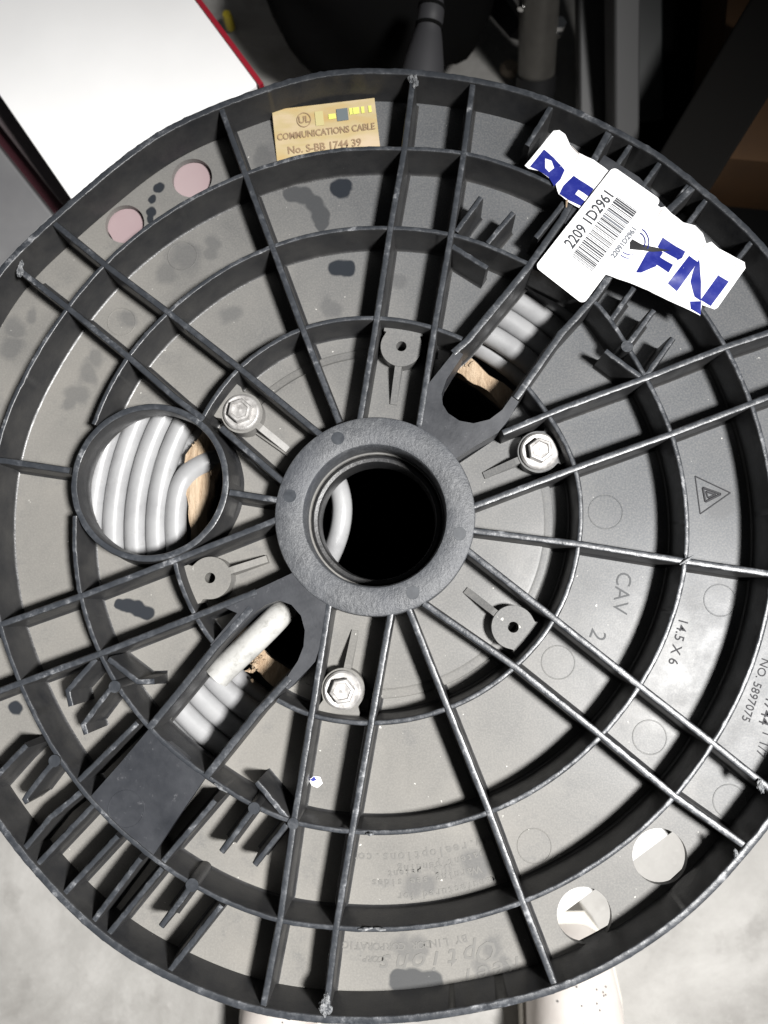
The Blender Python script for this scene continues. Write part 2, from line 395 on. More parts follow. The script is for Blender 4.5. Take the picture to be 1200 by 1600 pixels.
# radial ribs
RAD = [[(345,168),(472,512),(530,660)], [(78,343),(162,412),(262,487),(373,574),(502,680)], [(33,424),(105,480),(200,557),(273,621),(318,655)], [(345,668),(442,753)],
  [(-138,700),(0,719),(108,735)], [(358,769),(438,782)], [(-128,1022),(0,976),(130,930),(270,876),(432,812)], [(-85,1112),(30,1068),(155,1022),(300,965),(400,925)],
  [(645,125),(632,232),(610,355),(589,496),(562,657)], [(740,122),(725,237),(705,365),(679,512),(655,665)],
  [(1328,475),(1200,520),(1133,542),(1010,590),(880,637),(786,676)], [(1345,565),(1176,630),(1049,678),(900,731),(738,792)],
  [(740,829),(905,850),(1072,877),(1200,896),(1345,918)], [(728,858),(867,967),(1000,1072),(1115,1162),(1240,1262)],
  [(662,943),(805,1042),(940,1150),(1055,1245),(1170,1326)], [(636,945),(700,1107),(765,1270),(817,1410),(868,1543)],
  [(612,950),(580,1130),(550,1300),(525,1450),(508,1590)], [(514,945),(487,1115),(458,1290),(437,1440),(410,1578)]]
for L in RAD: wall('radial_rib', [P2(*p) for p in L], 1.3, M_rib, reel, ztop=-.2, wear=1.2)

# walls of the two slots
SW = [[(708,551),(732,530),(827,415),(880,340),(952,205)], [(806,622),(877,521),(930,463),(985,385),(1085,290)],
      [(392,950),(337,1009),(287,1072),(233,1137)], [(452,1060),(400,1116),(322,1213)]]
for L in SW: wall('slot_wall', [P2(*p) for p in L], 1.5, M_rib, reel, ztop=-.1, wear=1.2, zbot=FZ-2)
# collar of the round opening
g = G(); rings = []
for i in range(121):
    a = 2*math.pi*i/120; ca, sa = math.cos(a), math.sin(a)
    def w_(k): return noise.noise(Vector((ca*6+k, sa*6, k)))
    rings.append([(HOLE_C.x+(r+.14*w_(q_))*ca, HOLE_C.y+(r+.14*w_(q_))*sa, z+(.12*w_(9) if z > 0 else 0)) for q_, (r, z) in enumerate(((31.6,FZ-2.8),(28.8,-9.5),(28.7,-.5),(28.95,.1),(29.2,.2),(30.9,.2),(31.2,.05),(31.4,-.5),(32.4,FZ+1.2),(33.6,FZ-.05)))])
g.loft(rings, False, False, False); g.obj('hole_collar', M_rib, reel, 40)

# stub ribs (x0,y0,x1,y1, thickness)
STUB = [[(213,1130),(117,1225)],[(335,1252),(252,1349)],[(397,1263),(345,1333)],[(447,1290),(397,1353)],[(400,1223),(450,1283)],[(300,1383),(250,1450)],
 [(345,1416),(263,1520)],[(252,1358),(165,1465)],[(218,1343),(141,1445)],[(182,1308),(93,1404)],[(150,1253),(49,1360)],[(124,1240),(76,1279),(29,1336)],
 [(85,1189),(68,1208),(36,1250),(40,1256)],[(40,1165),(13,1192),(-30,1240)],[(179,1073),(168,1080),(128,1133),(133,1148)],[(148,1030),(104,1080),(109,1104)],[(168,1030),(214,1066),(240,1065)],
 [(752,306),(713,360)],[(803,330),(762,378)],[(707,383),(762,417)],[(882,315),(838,370)],[(1023,483),(985,534)],[(1053,527),(1010,588)],[(947,547),(1005,590)],[(992,448),(955,500)],
 [(957,208),(905,275)],[(988,222),(935,300)],[(1035,249),(975,330)],[(1080,284),(1022,360)],[(1105,310),(1045,390)],[(1177,375),(1110,460)],[(866,158),(824,225)]]
for L in STUB:
    n0 = len(L)
    wall('stub_rib', [P2(*p) for p in L], 1.15, M_rib, reel, ztop=-.8, wear=1.8)
BZ = [(397,1263,2.5),(300,1383,2.7),(85,1189,2.6),(179,1073,2.6),(980,541,2.6),(458,1287,2.4)]
for x, y, r in BZ:
    g = G(); c = P2(x, y); g.lathe([(r+.4,FZ),(r,-1),(r-.3,-.02),(0,-.02)], c, 20); g.obj('stub_post', M_rib, reel)

# flat panels bridging the slot ends
def mid(a, b, t): return (a[0]+(b[0]-a[0])*t, a[1]+(b[1]-a[1])*t)
panel = [P2(*p) for p in [(233,1138),(278,1173),(322,1213),(278,1277),(235,1342),(205,1320),(168,1286),(138,1248),(185,1195)]]
plate('slot_panel', [panel], -4.0, -0.75, M_web, reel)
panel2 = [P2(*p) for p in [(880,345),(925,380),(975,400),(1010,350),(1040,320),(1000,275),(945,240),(912,290)]]
plate('slot_panel', [panel2], -4.0, -0.9, M_web, reel)
web1 = [(345,947),(455,896),(470,880),(540,915),(514,945),(503,1000),(492,1034),(482,1045),(450,1078),(440,1070),(465,1033),(474,1010),(476,985),(470,962),(455,945),(435,938),(415,945),(393,961),(335,1018),(328,1008),(370,958)]
web2 = [(653,668),(663,607),(680,586),(712,546),(724,553),(698,592),(690,615),(692,632),(700,645),(718,657),(740,661),(765,655),(785,640),(800,619),(811,627),(795,655),(778,676),(742,697),(716,714),(690,725),(640,700)]
plate('hub_web', [[P2(*p) for p in web1]], FZ, -0.45, M_web, reel)
plate('hub_web', [[P2(*p) for p in web2]], FZ, -0.45, M_web, reel)

# hub
g = G(); g.lathe([(27.8,-26),(27.6,-14),(27.2,-1.2),(27.8,-.1),(28.8,.35),(37.6,.35),(38.4,0.),(38.8,-1.2),(39.3,FZ)], (0,0), 96)
g.f = [tuple(reversed(f)) for f in g.f]; hub = g.obj('hub_ring', M_hub, reel)
g = G(); g.lathe([(27.9,-25),(27.0,-20.5),(26.0,-20),(24.6,-20.3),(24.2,-21.5),(24.1,-34)], (0,0), 72); g.f = [tuple(reversed(f)) for f in g.f]; g.obj('hub_lip', M_rib, reel)
for x, y in ((528,685),(453,775),(718,834),(645,926)):
    g = G(); g.lathe([(2.55,.36),(2.5,.44),(0,.44)], P2(x, y), 24); g.f = [tuple(reversed(f)) for f in g.f]; o = g.obj('ejector_mark', M_clean, hub)
    o.matrix_parent_inverse = (Matrix.Translation(reel.location)).inverted(); o.matrix_parent_inverse = Matrix.Identity(4)

def sub(o, parent):
    """sub-part: the parent's mesh is already in place coordinates"""
    o.parent = parent; o.matrix_parent_inverse = Matrix.Identity(4); return o

# screw bosses around the hub: three empty, three with hex bolts
BOSS = [((627,541),0),((378,645),1),((328,903),0),((536,1078),1),((802,980),0),((842,706),1)]
BT = -8.0
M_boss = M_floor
for (px, py), bolt in BOSS:
    zt = BT-.0; c = P(px, py, zt); d = Vector((c.x, c.y, 0)).normalized(); t = Vector((-d.y, d.x, 0)); rb = 8.4
    dist = R1(math.atan2(c.y, c.x))-math.hypot(c.x, c.y)-.8
    out = []
    for i in range(29):
        a = math.radians(-118+236*i/28)+math.pi
        out.append((c.x+d.x*rb*math.cos(a)+t.x*rb*math.sin(a), c.y+d.y*rb*math.cos(a)+t.y*rb*math.sin(a)))
    def lp(u, v_): return (c.x+d.x*u+t.x*v_, c.y+d.y*u+t.y*v_)
    tab = [lp(rb*.62, -rb*.82), lp(dist*.75, -rb*.95), lp(dist, -rb*.95), lp(dist, rb*.95), lp(dist*.75, rb*.95), lp(rb*.62, rb*.82)]
    loops = [out+tab]
    if not bolt: loops.append(circle((c.x, c.y), 2.1, 20))
    bs = plate('screw_boss', loops, FZ, zt, M_boss, reel)
    m = bs.modifiers.new('edge', 'BEVEL'); m.width = .0004; m.segments = 2; m.limit_method = 'ANGLE'; m.angle_limit = math.radians(50)
    if not bolt:
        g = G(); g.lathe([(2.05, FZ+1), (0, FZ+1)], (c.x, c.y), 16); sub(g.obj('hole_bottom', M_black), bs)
    # sloping fin towards the hub
    u0, u1 = -rb*.86, -rb-14.5
    v = []
    for u, za in ((u0, zt-.3), (-rb-1.5, zt-.6), (u1, FZ+2.9)):
        for s_ in (-1, 1):
            x, y = lp(u, s_*1.35); v.append((x, y, za)); x, y = lp(u, s_*1.7); v.append((x, y, FZ))
    f = []
    for k in range(2):
        b0 = k*4; f += [(b0, b0+2, b0+6, b0+4), (b0+1, b0, b0+4, b0+5), (b0+2, b0+3, b0+7, b0+6)]
    f += [(8, 10, 11, 9)]
    sub(mesh_obj('fin', v, f, M_boss, None, 0), bs)
    if bolt:
        bz = zt; bo = None
        g = G(); cc = (c.x, c.y)
        g.lathe([(7.4,bz),(7.5,bz+.9),(7.2,bz+1.4),(6.6,bz+1.75),(5.2,bz+1.5),(0,bz+1.5)], cc, 40)
        g.f = [tuple(reversed(f)) for f in g.f]
        bo = g.obj('bolt', M_bolt, reel)
        g = G(); a0 = random.uniform(0, 1)
        g.lathe([(5.0,bz+1.2),(5.0,bz+4.4),(4.55,bz+4.9),(3.6,bz+5.0),(3.2,bz+4.45),(1.6,bz+4.3),(0,bz+4.55)], cc, 6, a0)
        g.f = [tuple(reversed(f)) for f in g.f]; sub(g.obj('hex_head', M_bolt, None, 20), bo)

# round ejector outlines on the floor
def ringlet(px, py, r, name='mould_ring', z=FZ):
    c = P2(px, py, z); g = G(); R_ = r*mmz
    g.lathe([(R_-.22,z-.01),(R_-.05,z+.16),(R_+.12,z+.16),(R_+.3,z-.01)], c, 40); g.f = [tuple(reversed(f)) for f in g.f]
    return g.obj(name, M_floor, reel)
for x, y, r in ((946,800,26),(1125,938,24),(872,1035,25),(1015,1152,25),(835,1322,25),(1140,1252,24),(285,400,24),(190,503,23),(545,705,22)):
    if (x, y) == (545,705): continue
    ringlet(x, y, r)
g = G(); g.lathe([(6.6,-.76),(6.7,-.66),(6.9,-.66),(7.0,-.76)], P2(197,1264,-.75), 40); g.f = [tuple(reversed(f)) for f in g.f]; g.obj('mould_ring', M_web, reel)

# patches where the dust is wiped off or greasy
def blob(pts_, name, m, z=FZ+.06, it=3):
    L = [P2(*p, z) for p in pts_]
    for _ in range(it):
        q = []
        for i in range(len(L)):
            a, b = L[i], L[(i+1) % len(L)]; q += [mid(a, b, .25), mid(a, b, .75)]
        L = q
    return plate(name, [L], z-.05, z, m, reel)
def ell(cx, cy, rx, ry, rot=0, n=9, jit=.12):
    o = []
    for i in range(n):
        a = 2*math.pi*i/n; k = 1+random.uniform(-jit, jit); x = rx*1.15*k*math.cos(a); y = ry*1.15*k*math.sin(a)
        o.append((cx+x*math.cos(rot)-y*math.sin(rot), cy+x*math.sin(rot)+y*math.cos(rot)))
    return o

# small moulding flash and burrs on the rib tops
def burr(px, py, n_=14, spread=7, size=1.2, name='torn_burr'):
    bm = bmesh.new(); c = P(px, py, .2)
    for k in range(max(3, n_//4)):
        o_ = Vector((random.gauss(0, spread*.06), random.gauss(0, spread*.16), random.uniform(-.4, .3))); rr = size*random.uniform(.5, .9)
        q = bmesh.ops.create_icosphere(bm, subdivisions=3, radius=1)
        for v_ in q['verts']:
            kk = 1+.7*noise.noise(v_.co*1.6+c+o_)+.35*noise.noise(v_.co*4+c)
            v_.co = (c+o_+Vector((v_.co.x*rr*.8*kk, v_.co.y*rr*1.5*kk, v_.co.z*rr*.7*kk)))*MM
    me = bpy.data.meshes.new(name); bm.to_mesh(me); me.materials.append(M_burr)
    o = bpy.data.objects.new(name, me); COL.objects.link(o); attach(o, reel); return o
M_burr = mat('white_stressed_plastic', (.14,.145,.15), .55)
n = N(M_burr); s1 = n.noise(700, 4, .7); n.base(n.ramp(s1, [(.35, (.03,.034,.04)), (.7, (.22,.225,.23))]))
burr(648,133,22,12,1.5); burr(32,421,20,10,1.6); burr(509,1565,34,13,1.7); burr(1072,873,8,5,1.0); burr(1188,1228,14,6,1.4); burr(1150,1335,10,5,1.1)
def lit_edge(px, py, dx, dy):
    g = G(); a = P(px, py, .1); b = P(px+dx, py+dy, .1); g.tube([a, a.lerp(b, .5)+Vector((0,0,.5)), b], [.25,.7,.2], 6); return g.obj('torn_burr', M_burr, reel)
lit_edge(335,1224,20,14); lit_edge(1062,882,22,-14); lit_edge(572,1303,12,0); lit_edge(585,1450,18,3); lit_edge(560,1452,22,-2)

# raised lettering
def text(s_, px, py, z, rot, size, m, parent=None, name='raised_lettering', ext=.12, align='LEFT', shear=0, space=1.0, flat=False, sx=1.0, off=.0001):
    cu = bpy.data.curves.new(name, 'FONT'); cu.body = s_; cu.size = size*MM; cu.extrude = 0 if flat else ext*MM; cu.align_x = align; cu.align_y = 'CENTER'; cu.shear = shear; cu.space_character = space; cu.offset = (.00016 if flat else off); cu.resolution_u = 3
    t = bpy.data.objects.new('tmp', cu); COL.objects.link(t); bpy.context.view_layer.update()
    me = bpy.data.meshes.new_from_object(t.evaluated_get(bpy.context.evaluated_depsgraph_get())); bpy.data.objects.remove(t)
    me.transform(Matrix.Translation(P(px, py, z)*MM) @ Matrix.Rotation(math.radians(rot), 4, 'Z') @ Matrix.Diagonal((sx, 1, 1, 1))); me.materials.clear(); me.materials.append(m)
    o = bpy.data.objects.new(name, me); COL.objects.link(o)
    if parent: attach(o, parent)
    return o
M_letter = mat('raised_letter_plastic', (.04,.04,.043), .7, spec=.1)
M_letter_f = mat('faint_raised_letter', (.068,.07,.073), .6, spec=.12)
text('CAV', 975, 893, FZ, -99, 8.6, M_letter_f, reel, sx=1.0, off=-.00005); text('2', 933, 992, FZ, -112, 9, M_letter_f, reel, align='CENTER', off=-.00005)
text('14.5 X 6', 1068, 966, FZ, -106, 5.4, M_letter, reel, sx=1.0, off=.00003)
text('LUC-4744', 1207, 1084, FZ, -110, 6.0, M_letter, reel, align='CENTER', off=.00003); text('NO. 5897075', 1180, 1078, FZ, -111, 4.6, M_letter, reel, align='CENTER', off=.00002); text('1 1/7', 1199, 1142, FZ, -110, 5, M_letter, reel, off=.00002)
def arc_text(s_, pxs, R_, z, a_c, size, shear=0, span=None, ext=.12, m=None):
    """letters set one by one on a circle, heads towards the hub"""
    n_ = len(s_); step = size*.62/R_ if span is None else span/(n_-1)
    o = []
    for i, ch in enumerate(s_):
        if ch == ' ': continue
        a = a_c-(i-(n_-1)/2)*step   # reads clockwise seen from the rim
        q = Vector((R_*math.cos(a), R_*math.sin(a), z))
        o.append((ch, q, math.degrees(a)-90))
    me_all = []
    bm = bmesh.new()
    for ch, q, r_ in o:
        cu = bpy.data.curves.new('t', 'FONT'); cu.body = ch; cu.size = size*MM; cu.extrude = ext*MM; cu.align_x = 'CENTER'; cu.align_y = 'CENTER'; cu.shear = shear; cu.resolution_u = 2; cu.offset = .00008
        t = bpy.data.objects.new('tmp', cu); COL.objects.link(t); bpy.context.view_layer.update()
        me = bpy.data.meshes.new_from_object(t.evaluated_get(bpy.context.evaluated_depsgraph_get())); bpy.data.objects.remove(t)
        me.transform(Matrix.Translation(q*MM) @ Matrix.Rotation(math.radians(r_), 4, 'Z')); bm.from_mesh(me)
    me = bpy.data.meshes.new('raised_lettering'); bm.to_mesh(me); me.materials.append(m or M_letter2)
    ob = bpy.data.objects.new('raised_lettering', me); COL.objects.link(ob); attach(ob, reel)
M_letter2 = mat('raised_letter_dusty', (.13,.127,.12), .5, spec=.15)
def polar(px, py, z=FZ): q = P(px, py, z); return math.hypot(q.x, q.y), math.atan2(q.y, q.x)
for s_, (x, y), sz, sh in (('BY LINDOR CORPORATION', (628,1478), 3.9, 0), ('Options', (685,1500), 10.5, .35), ('Reel', (770,1518), 9.5, .35), ('CORP.', (580,1498), 3.2, .3),
                           ('www.reeloptions.com', (665,1335), 5.0, .0), ('patent pending', (690,1350), 4, 0), ('U.S. patent', (655,1362), 3.6, 0), ('Warning see sides', (665,1375), 4, 0), ('Manufactured for', (700,1392), 4, 0)):
    R_, a_ = polar(x, y); arc_text(s_, None, R_, FZ, a_, sz, sh)
# recycling triangle
def tri_lines(pts_, wd=.35):
    g = G(); Q = [P(*p, FZ) for p in pts_]
    for a, b in zip(Q, Q[1:]+Q[:1]): g.tube([a, b], wd, 6)
    return g.obj('triangle_mark', M_letter, reel)
tri_lines([(1086,744),(1141,770),(1094,803)], .28); tri_lines([(1098,762),(1126,772),(1102,784)], .5); tri_lines([(1103,768),(1118,773),(1106,778)], .4)

# drum, lower flange
g = G()
nn_ = 150; rings = []
for i in range(nn_+1):
    a = 2*math.pi*i/nn_; k = i % nn_; nzv = lambda s_: noise.noise(Vector((math.cos(a)*9+s_, math.sin(a)*9, s_)))
    ro = 79.5+1.5*nzv(1); dA = (a-ang(292,700)+math.pi) % (2*math.pi)-math.pi; ro += 7*math.exp(-(dA/.2)**2); ri = 71.5+3.0*nzv(5); zt = FZ-6+2.5*nzv(9)
    rings.append([(r*math.cos(a), r*math.sin(a), z) for r, z in ((79,FZ-40),(ro,zt-3),(ro-1,zt),((ro+ri)/2+nzv(12)*2,zt+1.2*nzv(14)),(ri,zt-1.5),(ri+.8,zt-6),(72,FZ-16))])
g.loft(rings, False, False, False); g.obj('wooden_drum', M_wood, reel, 60)
g = G(); g.lathe([(70.5,FZ-14),(70.3,GZ+9),(0,GZ+9)], (0,0), 90); g.obj('shade_lining', M_black, reel)  # added black liner, stands for the unlit inside of the drum
g = G(); rings = []
g.lathe([(30,GZ+3),(30,GZ+7),(183,GZ+7),(185,GZ+25-20),(185,GZ),(30,GZ)], (0,0), 120); g.f = [tuple(reversed(f)) for f in g.f]; g.obj('lower_flange', mat('plain_grey_black_plastic', (.1,.105,.112), .5), reel)
# torn splinters at the drum edge
def splinters(px, py, z, n_, spread, L):
    g = G(); c = P(px, py, z)
    for i in range(n_):
        p = c+Vector((random.gauss(0, spread), random.gauss(0, spread), random.gauss(0, 1))); d = Vector((random.gauss(0,.5), random.gauss(0,.5)+.3, random.uniform(.1,.7))).normalized()*random.uniform(.4, 1)*L
        g.tube([p, p+d*.5+Vector((random.uniform(-.4,.4), 0, 0)), p+d], [random.uniform(.4,1.1), .5, .05], 5)
    return g.obj('splinter', M_wood, reel, 0)
splinters(330,740,FZ-6,4,1.5,4); splinters(400,1032,FZ-6,14,2.2,3.5); splinters(392,1046,FZ-7,8,2,3); splinters(728,575,FZ-6,5,1.5,4); splinters(310,700,FZ-7,5,2,4)

# ------------------------------------------------------------------ the cable
coil = thing('cable_coil', 'thick grey-white cable wound in turns inside the black reel', 'cable', (0,0,GZ+8))
cr = 4.55
def turn(R_, z, w_=.6):
    pts_ = []; n_ = 96; ph = random.uniform(0, 6)
    for i in range(n_+1):
        a = 2*math.pi*i/n_; r = R_+w_*math.sin(2*a+ph)*.5; pts_.append((r*math.cos(a), r*math.sin(a), z+.4*math.sin(3*a+ph)))
    g = G(); g.tube(pts_, cr, 16, False); return g.obj('cable_turn', M_cable, coil, 80)
for k, R_ in enumerate((93.2, 102.6, 111.8, 121.1, 130.4, 139.7)): turn(R_, FZ-2.6-cr-.9-.4*(k % 2))
for k, R_ in enumerate((88.5, 97.9, 107.2, 116.5, 125.8, 135.1)): turn(R_, FZ-2.6-cr-9.0)
for lay in range(2, 14):
    turn(139.7-(lay % 2)*4.6, FZ-2.6-cr-9*lay); turn(130.4-(lay % 2)*4.6, FZ-2.6-cr-9*lay)
zz = FZ-8.2
def tubepath(L, r, name, m, parent, n_=16):
    L = smooth_path([tuple(P(*p)) for p in L], 3); g = G(); g.tube(L, r, n_); return g.obj(name, m, parent, 80)
tubepath([(282,905,zz-1),(276,860,zz),(273,800,zz),(283,752,zz+.5),(305,730,zz+1),(332,719,zz+1),(352,712,zz-8),(372,708,zz-24)], cr, 'loose_turn', M_cable, coil)
tubepath([(300,648,zz-4),(272,690,zz-3),(250,740,zz-2),(243,800,zz-4),(243,900,zz-6)], cr, 'loose_turn', M_cable, coil)
tubepath([(470,700,-50),(515,725,-48),(535,775,-46),(534,820,-46),(519,865,-50),(495,905,-60),(470,930,-80)], cr, 'loose_turn', M_cable, coil)
tubepath([(338,1058,-13.5),(345,1050,-13.5),(355,1040,-13),(395,1003,-12),(425,973,-13),(440,957,-18),(448,948,-28),(450,948,-50)], 5.4, 'bent_cable_end', M_cable_old, coil)

# ------------------------------------------------------------------ stickers
SAG = {'on': False}
def sag(x, y):
    u = x*.57-y*.82
    return .9*math.sin(u*.22+1)*noise.noise(Vector((x*.03, y*.03, 3)))+1.1*noise.noise(Vector((x*.07, y*.07, 8)))+.35*noise.noise(Vector((x*.25, y*.25, 1)))-.3
def sheet(name, px_pts, z, m, parent=None, th=.18, zf=None, sub_n=0):
    L = [P2(*p, z) for p in px_pts]
    v, f = plate_geo([L], z-th, z)
    if SAG['on']:
        bm = bmesh.new(); vs_ = [bm.verts.new(q) for q in v]
        for q in f: bm.faces.new([vs_[i] for i in q])
        for ax in (0, 1):
            lo = min(q[ax] for q in v); hi = max(q[ax] for q in v); k_ = math.ceil(lo/1.6)
            while k_*1.6 < hi:
                co = Vector((0,0,0)); co[ax] = k_*1.6; no = Vector((0,0,0)); no[ax] = 1
                bmesh.ops.bisect_plane(bm, geom=bm.verts[:]+bm.edges[:]+bm.faces[:], plane_co=co, plane_no=no); k_ += 1
        for q in bm.verts: q.co.z += sag(q.co.x, q.co.y)
        bm.verts.index_update(); v = [tuple(q.co) for q in bm.verts]; f = [tuple(x.index for x in q.verts) for q in bm.faces]; bm.free()
        return mesh_obj(name, v, f, m, parent, 75)
    return mesh_obj(name, v, f, m, parent, 30)
strip = thing('torn_brand_sticker', 'torn white plastic strip with blue block letters stuck across the ribs of the flange', 'sticker', tuple(P(1060,420,.6)))
SAG['on'] = True
film = sheet('film', [(820,258),(865,204),(874,203),(883,210),(891,226),(902,237),(928,249),(955,268),(1000,298),(1033,323),(1040,321),(1052,333),(1068,347),(1086,352),(1098,364),(1104,380),(1112,377),(1124,388),(1150,402),(1164,409),(1166,418),(1122,480),(1117,483),(1097,476),(1094,493),(1078,484),(1047,470),(1013,453),(980,440),(945,428),(930,350),(905,324),(889,316),(873,303),(871,296),(868,285),(860,278),(842,266),(826,263)], 1.0, M_film, strip)
def ink(px_pts, z=1.06, m=M_blue, parent=strip, name='blue_letter_print'): return sheet(name, px_pts, z, m, parent, .03)
ink([(850,233),(866,246),(883,264),(876,280),(866,290),(858,276),(842,266),(828,260)])
ink([(897,273),(928,294),(921,306),(910,322),(889,313),(874,303),(880,290)]); ink([(904,296),(923,308),(918,316),(899,303)], 1.1, M_film, name='print_gap')
ink([(852,247),(862,251),(866,262),(858,268),(852,262)], 1.1, M_film, name='print_gap')
ink([(1036,370),(1071,393),(1066,403),(1058,407),(1028,385)]); ink([(1038,392),(1058,405),(1051,414),(1032,401)], 1.1, M_film, name='print_gap')
ink([(1011,394),(1028,386),(1055,408),(1044,427),(1026,416),(1002,426),(994,425)]); ink([(1026,414),(1045,428),(1040,437),(1022,424)], 1.1, M_film, name='print_gap')
ink([(1077,399),(1091,409),(1058,455),(1043,443)])
ink([(1093,404),(1096,440),(1096,470),(1086,463),(1079,440),(1084,420)], m=M_blue); ink([(1123,429),(1140,439),(1111,478),(1095,468)])
ink([(1079,470),(1096,470),(1095,492),(1080,482)], 1.12)
ink([(985,371),(1003,382),(1049,390),(1020,393),(984,389)], 1.13, mat('dark_tear', (.01,.01,.011), .5), name='dark_tear')
for cx, cy, r_, a0, a1 in ((992,378,22,-60,30),(992,378,16,-60,30),(985,382,22,70,150),(985,382,16,70,140)):
    g = G(); L = [P(cx+r_*math.cos(math.radians(a0+(a1-a0)*i/8)), cy+r_*math.sin(math.radians(a0+(a1-a0)*i/8)), 1.08) for i in range(9)]; L = [p+Vector((0,0,sag(p.x,p.y)+.05)) for p in L]; g.tube(L, .25, 5); g.obj('blue_arc_print', M_blue, strip)
SAG['on'] = False
# creases on the film
M_crease = mat('creased_film_edge', (.45,.42,.4), .5)
for L in ([(955,266),(945,283),(930,297)],[(1037,324),(1030,335),(1022,350)],[(1104,380),(1094,392),(1091,400)],[(1152,412),(1142,424)],[(893,228),(905,240),(900,250)]):
    g = G(); g.tube([P(*p, 1.02)+Vector((0,0,sag(*P2(*p, 1.02)))) for p in L], .22, 5); g.obj('film_crease', M_crease, strip)
g = G(); g.tube([P(886,312,.9), P(885,322,0), P(883,333,-2)], [.5,.35,.05], 5); g.obj('wood_fibre', M_wood, strip)

bar = thing('barcode_label', 'white rounded label with barcode stuck over the torn blue and white sticker', 'label', tuple(P(935,370,1.2)))
A, B, C_, D = [P(*p, 2.3) for p in ((960,260),(1033,311),(910,476),(836,418))]
BZ_ = 2.3
def bl(u, v_): return A.lerp(B, u).lerp(D.lerp(C_, u), v_)
L = []
for (u, v_), a0 in (((0,1),180),((1,1),270),((1,0),0),((0,0),90)):
    ctr = bl(.08+.84*u, .045+.91*v_)
    ax = (B-A).normalized(); ay = (A-D).normalized()
    for i in range(6):
        a = math.radians(a0+90*i/5); q = ctr+ax*2.1*math.cos(a)+ay*2.1*math.sin(a); L.append((q.x, q.y))
v, f = plate_geo([L], BZ_-.2, BZ_); mesh_obj('paper', v, f, M_paper, bar, 30)
# bars
g1_, g2_ = G(), G(); u0, u1 = .36, .80; vv_ = .18; k = 0
while vv_ < .755:
    wd = random.choice((.006,.006,.009,.013,.018)); gg = random.choice((g1_, g1_, g2_))
    q = [bl(u0, vv_), bl(u1, vv_), bl(u1, vv_+wd), bl(u0, vv_+wd)]
    gg.add([Vector((p.x, p.y, BZ_+.03)) for p in q], [(3,2,1,0)]); vv_ += wd+random.choice((.003,.004,.005,.007))
g1_.obj('barcode_print', M_ink, bar, 0); g2_.obj('barcode_print', M_ink2, bar, 0)
ra = math.degrees(math.atan2((A-D).y, (A-D).x))
text('2209 1D2961', 888, 385, BZ_+.04, ra, 6.4, M_ink, bar, 'serial_number_print', flat=True, sx=.80)
text('22091D2961', 957, 402, BZ_+.04, ra, 2.9, M_ink2, bar, 'serial_number_print', flat=True, sx=1.0)

# gold hologram label leaning from the rim wall on to the floor
gl = thing('hologram_label', 'small gold holographic label in the topmost cell of the reel flange', 'label', tuple(P(508,205,FZ)))
M_gold = mat('gold_hologram_foil', (.75,.55,.32), .38, .15)
n = N(M_gold); s1 = n.noise(38, 3, .6, vec=n.mapping((1,3,1))); n.base(n.ramp(s1, [(.3, (.46,.31,.12)), (.5, (.46,.37,.2)), (.7, (.54,.43,.3))]))
ga, gb, gc, gd = P(425,172,-12.5), P(585,153,-12.5), P(594,230,FZ+.4), P(433,253,FZ+.4)
def gq(u, v_, up=0):
    p = ga.lerp(gb, u).lerp(gd.lerp(gc, u), v_); nrm = (gb-ga).cross(ga-gd).normalized(); return p+nrm*up
mesh_obj('foil', [gq(0,0), gq(1,0), gq(1,1), gq(0,1), gq(0,0,-.2), gq(1,0,-.2), gq(1,1,-.2), gq(0,1,-.2)], [(3,2,1,0),(4,5,6,7),(0,1,5,4),(1,2,6,5),(2,3,7,6),(3,0,4,7)], M_gold, gl, 0)
ex = (gb-ga).normalized(); ey = (ga-gd).normalized(); ez = ex.cross(ey).normalized(); ey = ez.cross(ex)
def gtext(s_, u, v_, size, m, sx=1):
    cu = bpy.data.curves.new('t', 'FONT'); cu.body = s_; cu.size = size*MM; cu.align_x = 'CENTER'; cu.align_y = 'CENTER'; cu.resolution_u = 3; cu.offset = .00008
    t = bpy.data.objects.new('tmp', cu); COL.objects.link(t); bpy.context.view_layer.update()
    me = bpy.data.meshes.new_from_object(t.evaluated_get(bpy.context.evaluated_depsgraph_get())); bpy.data.objects.remove(t)
    R_ = Matrix(((ex.x, ey.x, ez.x, 0), (ex.y, ey.y, ez.y, 0), (ex.z, ey.z, ez.z, 0), (0, 0, 0, 1)))
    me.transform(Matrix.Translation(gq(u, v_, .5)*MM) @ R_ @ Matrix.Diagonal((sx, 1, 1, 1))); me.materials.clear(); me.materials.append(m)
    o = bpy.data.objects.new('label_print', me); COL.objects.link(o); attach(o, gl)
M_gink = mat('brown_label_ink', (.25,.17,.1), .5)
M_gold2 = mat('yellow_foil_window', (.6,.62,.15), .3); M_gold3 = mat('dark_foil_window', (.12,.14,.15), .3); M_gold4 = mat('green_red_foil_window', (.45,.4,.2), .3)
gtext('COMMUNICATIONS CABLE', .50, .56, 3.9, M_gink, .88); gtext('No. S-BB 1744 39', .47, .84, 4.4, M_gink); gtext('UL', .30, .27, 4.0, M_gink)
def gquad(u0, v0, u1, v1, m, up=.4): mesh_obj('foil_window', [gq(u0,v0,up), gq(u1,v0,up), gq(u1,v1,up), gq(u0,v1,up)], [(3,2,1,0)], m, gl, 0)
g = G(); g.loft([[gq(.30, .27, .5)+ex*r_*math.cos(a)+ey*r_*math.sin(a) for a in [2*math.pi*i/28 for i in range(28)]] for r_ in (3.1, 2.75)], True, False, False); g.obj('label_print', M_gink, gl, 0)
gquad(.41,.14,.49,.42,M_gold4); gquad(.62,.14,.73,.38,M_gold3,.45); gquad(.54,.22,.61,.32,M_gold2)
